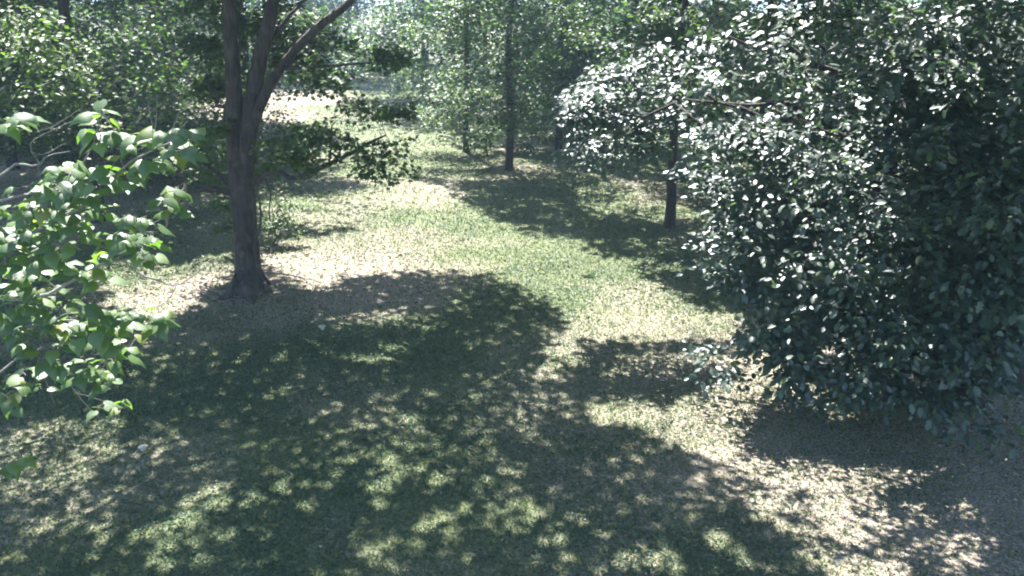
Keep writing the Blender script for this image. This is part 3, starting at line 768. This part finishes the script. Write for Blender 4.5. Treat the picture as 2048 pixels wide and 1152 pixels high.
# =================================================================== woodland trees
def wood_tree(name, label, base, h, tr, blobs, key, leafm, leaf_size, spacing, n_leaf, n_limbs, bark=M_BARK_DARK, group=None, lean=(0, 0), upper_rand=None, R=.6, template=T_SIMPLE):
    b = np.array([base[0], base[1], -0.02])
    root = thing(name, label, 'tree', b, group)
    l = np.array([lean[0], lean[1], 0])
    pts = [b + (0, 0, -.1), b + (0, 0, .1)] + [b + l * f + np.array([rng.normal(0, .06), rng.normal(0, .06), h * f]) for f in (.12, .28, .45, .65, .85, 1)]
    rad = np.array([1.7, 1.25, 1.0, .88, .74, .52, .28, .1]) * tr
    low = blob_clumps(blobs, spacing)
    low = low[low[:, 2] > 0.25]
    P, N, A = low_leaves(low, np.full(len(low), R), int(n_leaf * 1.5), lean=(0, -.22 if leafm is M_LIGHTLEAF else 0))
    ups = UPPER[key] if key else np.zeros((0, 3))
    if upper_rand:
        nU, ru, zu0, zu1 = upper_rand
        d = norm(rng.normal(0, 1, (nU, 3))) * (rng.random((nU, 1)) ** (1 / 2.2))
        ups = np.concatenate([ups, b + l * .7 + np.array([0, 0, (zu0 + zu1) / 2]) + d * np.array([ru, ru, (zu1 - zu0) / 2])])
    upk = upper_leaves(root, b, ups, leafm, n=19 if key else 24, size=.25 if key else .46, R=.55 if key else 1.2)
    grow(root, b, [('trunk', pts, rad)], np.concatenate([low, upk]), bark, n_limbs, twig_r=.012, trunk_sides=12)
    if len(P):
        link('foliage', leaf_mesh('foliage', P, N, A, rng.uniform(.7, 1.3, len(P)) * leaf_size, template, leafm, b), root, kind='stuff')
    return root

g = gp(932, 303)
wood_tree('slender_tree', 'slender tree with light green lit foliage, leftmost of the trio behind the clearing', g, 13, .10,
  [(880, 80, 33.5, 120, 60, 1.6), (930, 150, 32.8, 80, 55, 1.4), (850, 190, 33.6, 60, 65, 1.2), (905, 232, 32.8, 62, 24, 1.0), (960, 60, 33.4, 90, 60, 1.4), (990, 100, 34, 50, 60, 1.2), (932, 195, 32.6, 34, 34, .7), (868, 250, 33, 30, 12, .5)], 'c1', M_LIGHTLEAF, .15, .75, 40, 14, lean=(.3, 0))
g = gp(1018, 342)
wood_tree('straight_dark_tree', 'straight dark-trunked tree standing nearest in the trio behind the clearing', g, 14, .115,
  [(1030, 205, 29, 60, 60, 1.3), (1080, 240, 30.4, 55, 40, 1.2), (1005, 160, 28.8, 40, 50, 1.0), (1040, 60, 28.8, 110, 70, 1.6), (990, 260, 30.4, 40, 22, .8), (1070, 280, 30.2, 40, 18, .8), (1100, 150, 30.6, 50, 60, 1.2), (1016, 60, 28.6, 46, 50, .8), (1022, 150, 28.8, 30, 20, .5)], 'c2', M_WOOD, .14, .72, 40, 14, lean=(.25, .2))
g = gp(1118, 300)
wood_tree('tall_tree', 'tall dark tree, rightmost of the trio, partly behind the shining leaves', g, 14, .13,
  [(1110, 90, 33.4, 90, 80, 1.8), (1140, 190, 33.6, 60, 60, 1.5), (1180, 60, 34, 80, 60, 1.6), (1180, 240, 36, 60, 30, 1.2), (1090, 200, 36, 40, 60, 1.2), (1124, 130, 33, 40, 60, .8)], 'c3', M_WOOD, .15, .8, 40, 12, lean=(.4, .2))
g = gp(1134, 268)
wood_tree('thin_tree', 'thin dark tree close behind the right-hand trunk of the trio', g, 11, .075,
  [(1140, 60, 38, 70, 60, 1.4), (1120, 140, 38, 50, 50, 1.2), (1060, 130, 38, 50, 60, 1.2)], None, M_LIGHTLEAF, .16, .85, 40, 8, upper_rand=(60, 3.0, 6, 11))
g = gp(1340, 455)
wood_tree('lone_tree', 'dark slightly leaning trunk standing alone on the right edge of the clearing', g, 11, .115,
  [(1350, 70, 20.6, 80, 70, 1.0), (1350, 140, 21, 90, 60, 1.3), (1420, 200, 22.4, 70, 50, 1.2), (1300, 90, 22.5, 80, 60, 1.3)], 't4', M_WOOD, .13, .62, 44, 10, bark=M_BARK_DARK, lean=(.15, .3))

# left wood
def rb(cx, cy, Y, w, h, n, r0=(70, 45)):
    return [(cx + rng.uniform(-w, w), cy + rng.uniform(-h, h), Y + rng.uniform(-1.5, 1.5), r0[0] * rng.uniform(.6, 1.3), r0[1] * rng.uniform(.6, 1.3), rng.uniform(.8, 1.5)) for _ in range(n)]
wood_tree('shaded_tree', 'dense mid-green tree behind the heart-shaped leaves, nearest in the left wood', (-10.8, 22.5), 12, .17,
  [(300, 150, 20.5, 120, 60, 1.3), (230, 110, 21, 80, 60, 1.2), (180, 200, 20.5, 100, 50, 1.2), (350, 230, 20.5, 70, 60, 1.2), (260, 40, 21, 120, 50, 1.5), (120, 230, 21, 70, 50, 1.2), (390, 110, 21, 60, 90, 1.3), (330, 300, 21, 70, 30, 1.0)], 'l1', M_MAPLE, .125, .60, 44, 16)
wood_tree('edge_tree', 'tree with lit leaves and pale bare branches at the top left corner', (-11.6, 14.5), 11, .16,
  [(60, 60, 13, 70, 45, .8), (110, 70, 13.2, 30, 25, .5), (40, 130, 13, 60, 22, .7), (90, 115, 13.2, 40, 14, .5), (10, 20, 13, 60, 40, .8), (20, 190, 13.5, 45, 25, .7), (60, 195, 13.5, 40, 18, .5)], 'l2', M_LIGHTLEAF, .10, .44, 44, 10, bark=M_TWIG_PALE)
wood_tree('back_left_tree', 'tree rising behind the forked trunk beside the far strip of lawn', (-9.2, 31), 13, .18,
  [(520, 60, 29, 80, 60, 1.6), (600, 90, 29, 80, 60, 1.6), (440, 160, 30, 90, 90, 1.8), (520, 260, 30, 40, 50, 1.2), (430, 290, 29, 60, 40, 1.3), (680, 60, 30, 80, 50, 1.6), (330, 330, 28, 80, 30, 1.5)], 'l3', M_WOOD, .15, .8, 40, 14)
wood_tree('understorey_tree', 'low dark tree deep in the left wood', (-17, 30), 11, .16, rb(120, 140, 27, 180, 110, 10) + rb(110, 270, 26, 150, 50, 9) + rb(300, 320, 27, 90, 30, 4), 'l4', M_WOOD, .16, .85, 38, 14)
wood_tree('deep_wood_tree', 'dark tree behind the pale bare branches in the left wood', (-22, 36), 13, .2, rb(40, 120, 34, 140, 100, 9) + rb(60, 260, 33, 120, 40, 7), None, M_WOOD, .2, 1.0, 36, 12, upper_rand=(120, 5, 6, 13))
wood_tree('deep_left_tree', 'dark tree between the two left wood trees, far behind', (-13, 42), 13, .2, rb(330, 110, 42, 130, 110, 12) + rb(400, 240, 40, 80, 30, 4), 'l5', M_WOOD, .2, 1.05, 38, 12)
# right wood
wood_tree('right_wood_tree', 'dark tree hidden behind the shining leaves at the far right', (10.5, 21), 12, .2, rb(1800, 180, 20, 220, 200, 14, (110, 70)) + rb(1980, 20, 19, 90, 40, 5, (90, 60)), 'r1', M_WOOD, .14, .85, 40, 14)
wood_tree('right_back_tree', 'green tree behind the lone trunk on the right', (8.3, 29.5), 13, .2,
  [(1260, 60, 28.5, 110, 60, 1.6), (1330, 220, 29, 90, 60, 1.5), (1450, 260, 28, 110, 60, 1.6), (1400, 80, 28, 110, 80, 1.8), (1530, 120, 28, 100, 90, 1.8), (1420, 340, 28.5, 70, 30, 1.2), (1560, 300, 29, 100, 60, 1.6), (1230, 150, 30, 60, 60, 1.4)], 'r2', M_LIGHTLEAF, .15, .8, 40, 16)
# belt of trees across the far end of the clearing
far = [(-31, 52, 250), (-25, 60, 330), (-19, 68, 520), (-11, 66, 700), (-5, 52, 860), (0, 46, 1010), (5, 44, 1180), (10, 46, 1340), (16, 44, 1560), (22, 46, 1800), (-2, 66, 940), (6, 62, 1180), (14, 62, 1400), (28, 60, 1750), (-36, 46, 80), (-28, 38, 60), (-40, 80, 150), (-27, 84, 420), (-15, 86, 650), (-4, 84, 900), (8, 82, 1150), (20, 80, 1400), (34, 82, 1700), (48, 80, 1950), (30, 50, 1960), (-17, 76, 700)]
names = ['far left corner', 'far left', 'left of the far strip of lawn', 'above the far strip of lawn', 'left of the trio of trunks', 'directly behind the trio of trunks', 'right behind the trio of trunks', 'behind the lone trunk', 'far behind the shining leaves', 'farthest right behind the shining leaves', 'deep behind the slender tree', 'deep behind the tall tree', 'deep behind the lone trunk', 'deepest at the right', 'at the left edge far back', 'at the left edge behind the bare branches', 'in the last row at the far left', 'in the last row behind the forked tree', 'in the last row above the far lawn', 'in the last row left of the trio', 'in the last row right of the trio', 'in the last row behind the lone trunk', 'in the last row behind the shining leaves', 'in the last row at the right edge', 'at the right edge behind the shining leaves', 'beyond the far strip of lawn between two rows']
for (x, y, cxp), nm in zip(far, names):
    topb = [(cxp + rng.uniform(-150, 150) * 45 / y, rng.uniform(-25, 215 if y < 70 else 140), y + rng.uniform(-2, 2), rng.uniform(60, 110) * 45 / y, rng.uniform(35, 60) * 45 / y, rng.uniform(1.5, 2.6)) for _ in range(18)]
    if nm in ('left of the far strip of lawn', 'above the far strip of lawn'):
        topb = [(a, min(c, 140), *r) for a, c, *r in topb] + [(600, 148, y, 80, 14, 1.5), (690, 152, y, 70, 12, 1.5), (540, 148, y, 60, 14, 1.5), (640, 140, y + 3, 90, 16, 1.5)]
    wood_tree('woodland_tree', 'background woodland tree ' + nm, (x, y), 14, rng.uniform(.15, .24), topb, None, M_WOOD if rng.random() < .6 else M_LIGHTLEAF, .24, 1.25, 36, 10, group='trees of the wood round the clearing', upper_rand=(150, 6, 7, 14), R=.95)

# bush beside the forked trunk
bb = gp(548, 492)
wood_tree('sapling', 'small bright green leafy sapling just right of the forked trunk', bb, 1.9, .022,
  [(560, 425, 20.1, 36, 22, .45), (540, 455, 20.0, 28, 18, .4), (590, 460, 20.0, 28, 12, .3), (525, 400, 20.2, 18, 20, .25), (575, 400, 20.3, 18, 12, .25)], None, M_LIGHTLEAF, .085, .26, 30, 5, R=.2, template=T_OVAL)

for lab, (px_, py_), bl in [
   ('low leafy shrub between the slender tree and the straight dark tree', (975, 312), [(975, 288, 32.5, 26, 16, .5), (960, 278, 32.8, 18, 14, .4), (990, 270, 33, 16, 14, .4)]),
   ('low dark shrub right of the straight dark tree', (1062, 305), [(1062, 280, 33.4, 30, 16, .5), (1085, 270, 33.8, 24, 18, .5), (1050, 262, 34, 18, 12, .4)]),
   ('broad low shrub at the foot of the tall tree', (1150, 292), [(1150, 262, 35.5, 40, 18, .7), (1180, 255, 36, 36, 18, .7), (1130, 245, 36.5, 24, 16, .5)]),
   ('shaded shrub behind the lone trunk under the shining leaves', (1420, 400), [(1420, 360, 24.5, 50, 26, .6), (1460, 350, 25, 46, 26, .6), (1400, 340, 25, 30, 20, .5)]),
   ('dark shrub in the left wood behind the heart-shaped leaves', (250, 372), [(250, 335, 27, 60, 24, .8), (200, 325, 27.5, 46, 20, .7), (310, 330, 27.5, 46, 20, .7)])]:
    wood_tree('shrub', lab, gp(px_, py_), 1.5, .025, bl, None, M_WOOD, .11, .34, 26, 5, R=.26, template=T_OVAL)['category'] = 'shrub'

# =================================================================== lawn cover
def scatter(n, y0, y1, xspan=None):
    y = y0 + (y1 - y0) * np.sqrt(rng.random(n)) if False else rng.uniform(y0, y1, n)
    half = y * 0.66 + 1.6
    x = rng.uniform(-1, 1, n) * half
    return x, y
def cover(bands, keepf, sizef, mat, template, name, label, cat, upv, wildv, zoff=0.0, axis_up=0.0, tintf=None):
    Pa, Na, Aa, Sa = [], [], [], []
    for y0, y1, n, k in bands:
        x, y = scatter(n, y0, y1)
        kp = keepf(x, y)
        x, y = x[kp], y[kp]
        m = len(x)
        Pa.append(np.stack([x, y, ground_height(x, y) + zoff * rng.random(m)], 1))
        Na.append(rng.normal(0, wildv, (m, 3)) + np.array([0, 0, upv]))
        ax = rng.normal(0, 1, (m, 3)); ax[:, 2] = np.abs(ax[:, 2]) * .3 + axis_up
        Aa.append(ax); Sa.append(sizef(m) * k)
    P, N, A, S = map(np.concatenate, (Pa, Na, Aa, Sa))
    tint = tintf(P) if tintf else None
    o = link(name, leaf_mesh(name, P, N, A, S, template, mat, np.zeros(3), tint), kind='stuff')
    o['label'] = label; o['category'] = cat
T_BLADE = (np.array([(0, -.11, 0), (0, .11, 0), (.6, .055, .05), (1, -.02, -.12)]), [np.array([(0, 1, 2), (0, 2, 3)])])
T_STRAW = (np.array([(0, -.07, 0), (0, .07, 0), (1, .05, .06), (1, -.05, .02)]), [np.array([(0, 1, 2, 3)])])
T_DISC = (np.array([(-.3, 0, 0), (.15, .40, .05), (.6, 0, 0), (.15, -.40, .05)]), [np.array([(0, 1, 2), (0, 2, 3)])])
cover([(5.5, 10, 110000, 1.0), (10, 15, 105000, 1.15), (15, 22, 110000, 1.35), (22, 34, 70000, 2.0), (34, 60, 35000, 3.2), (60, 85, 14000, 5.0)],
      lambda x, y: rng.random(len(x)) < .45 + .55 * green_frac(x, y), lambda m: rng.uniform(.030, .062, m), M_GRASS, T_BLADE, 'grass', 'short patchy grass covering the clearing', 'grass', .15, .6, 0, .9,
      lambda P: np.clip(rng.random(len(P)) * .8 + .45 * (.6 - green_frac(P[:, 0], P[:, 1])), 0, 1))
cover([(5.5, 10, 45000, 1.0), (10, 15, 45000, 1.2), (15, 24, 40000, 1.6)],
      lambda x, y: (unoise(x / 1.1 + 55, y / 1.1 + 21) < .68) & (rng.random(len(x)) < .15 + .85 * green_frac(x, y)), lambda m: rng.uniform(.022, .045, m), M_CLOVER, T_DISC, 'clover', 'low clover and broad-leaved weeds among the grass', 'clover', 1, .4, .05, 0)
cover([(5.5, 10, 6000, .5), (10, 16, 9000, .7), (16, 26, 20000, 1.1), (26, 45, 14000, 1.7)],
      lambda x, y: rng.random(len(x)) < .9 - .65 * green_frac(x, y), lambda m: rng.uniform(.03, .09, m), M_STRAW, T_STRAW, 'straw_litter', 'pale dry grass clippings and straw strewn over the lawn', 'litter', 1, .25, .05, 0)
cover([(5.5, 10, 6000, .5), (10, 16, 6000, .6), (16, 28, 12000, 1.2)],
      lambda x, y: rng.random(len(x)) < (1 - green_frac(x, y)) ** 2, lambda m: rng.uniform(.05, .10, m), M_DRYLEAF, T_OVAL, 'leaf_litter', 'brown fallen leaves lying under the trees', 'leaf litter', 1, .4, .03, 0)

# fallen sticks and scraps
def stick(label, pts, r):
    P = [gp(x, y) for x, y in pts]
    P = [np.array([p[0], p[1], ground_height(p[0], p[1]) + r * 1.5 + .02]) for p in P]
    c = np.mean(P, 0); c[2] = 0
    p, rr = smooth_path(P, np.linspace(r, r * .4, len(P)), 10)
    p[1:] += rng.normal(0, r * .6, p[1:].shape)
    t = Tubes(); t.add(p, rr, 6, .1)
    # a side twig
    q = p[5]; t.add([q, q + (p[6] - p[4]) * .5 + np.array([.05, .06, .02]), q + (p[6] - p[4]) + np.array([.12, .15, .0])], [r * .5, r * .35, r * .2], 5)
    o = link('fallen_stick', t.mesh('fallen_stick', M_DEAD, c), None, c)
    o['label'] = label; o['category'] = 'stick'; o['group'] = 'sticks fallen near the forked trunk'
stick('long fallen stick pointing right from the forked trunk', [(530, 552), (580, 556), (620, 570), (655, 585)], .025)
stick('short fallen stick lying below the right of the forked trunk', [(548, 600), (575, 597), (600, 601)], .022)
stick('thin fallen stick lying against the left foot of the forked trunk', [(400, 578), (430, 588), (480, 600)], .018)
stick('thin fallen twig lying left of the forked trunk', [(395, 585), (420, 596), (452, 612)], .014)
def scrap(name, label, cat, px, py, size, mat, curl, h=.05):
    c = gp(px, py); c[2] = ground_height(c[0], c[1]) + h
    o = link(name, leaf_mesh(name, np.zeros((1, 3)), np.array([[.3, -.5, .8]]), np.array([[.5, .6, .2]]), np.array([size]), T_HEART, mat, np.zeros(3), np.array([1.0]), np.array([curl])), None, c)
    o['label'] = label; o['category'] = cat
    T = Tubes(); T.add([np.zeros(3), np.array([-.03, -.06, -.02]), np.array([-.04, -.14, -h])], [.004, .004, .003], 4)
    link('stalk', T.mesh('stalk', M_TWIG_PALE, np.zeros(3)), o)
scrap('curled_leaf', 'single curled pale leaf catching the sun on the lower left grass', 'leaf', 281, 905, .13, M_STRAW, 4)
scrap('curled_leaf', 'pale fallen leaf in the shade right of the forked trunk foot', 'leaf', 641, 662, .15, M_STRAW, 3)

# ------------------------------------------------------------------ thin haze in the clearing's air, added partly to imitate lens glare
def haze_box():
    m = bpy.data.materials.new('haze_air'); m.use_nodes = True
    nt = m.node_tree
    for n in list(nt.nodes):
        if n.type != 'OUTPUT_MATERIAL': nt.nodes.remove(n)
    pv = nt.nodes.new('ShaderNodeVolumePrincipled')
    pv.inputs['Color'].default_value = (.55, .76, 1, 1)
    pv.inputs['Density'].default_value = HAZE
    pv.inputs['Anisotropy'].default_value = 0.35
    nt.links.new(pv.outputs[0], nt.nodes['Material Output'].inputs['Volume'])
    x0, x1, y0, y1, z0, z1 = -640, 640, -80, 950, -1.6, 17.0
    V = np.array([(x, y, z) for x in (x0, x1) for y in (y0, y1) for z in (z0, z1)], float)
    Q = np.array([(0, 1, 3, 2), (4, 6, 7, 5), (0, 4, 5, 1), (2, 3, 7, 6), (0, 2, 6, 4), (1, 5, 7, 3)])
    link('haze', mesh_np('haze', V, [Q], m), kind='stuff')
HAZE = 0.0012
if HAZE > 0: haze_box()
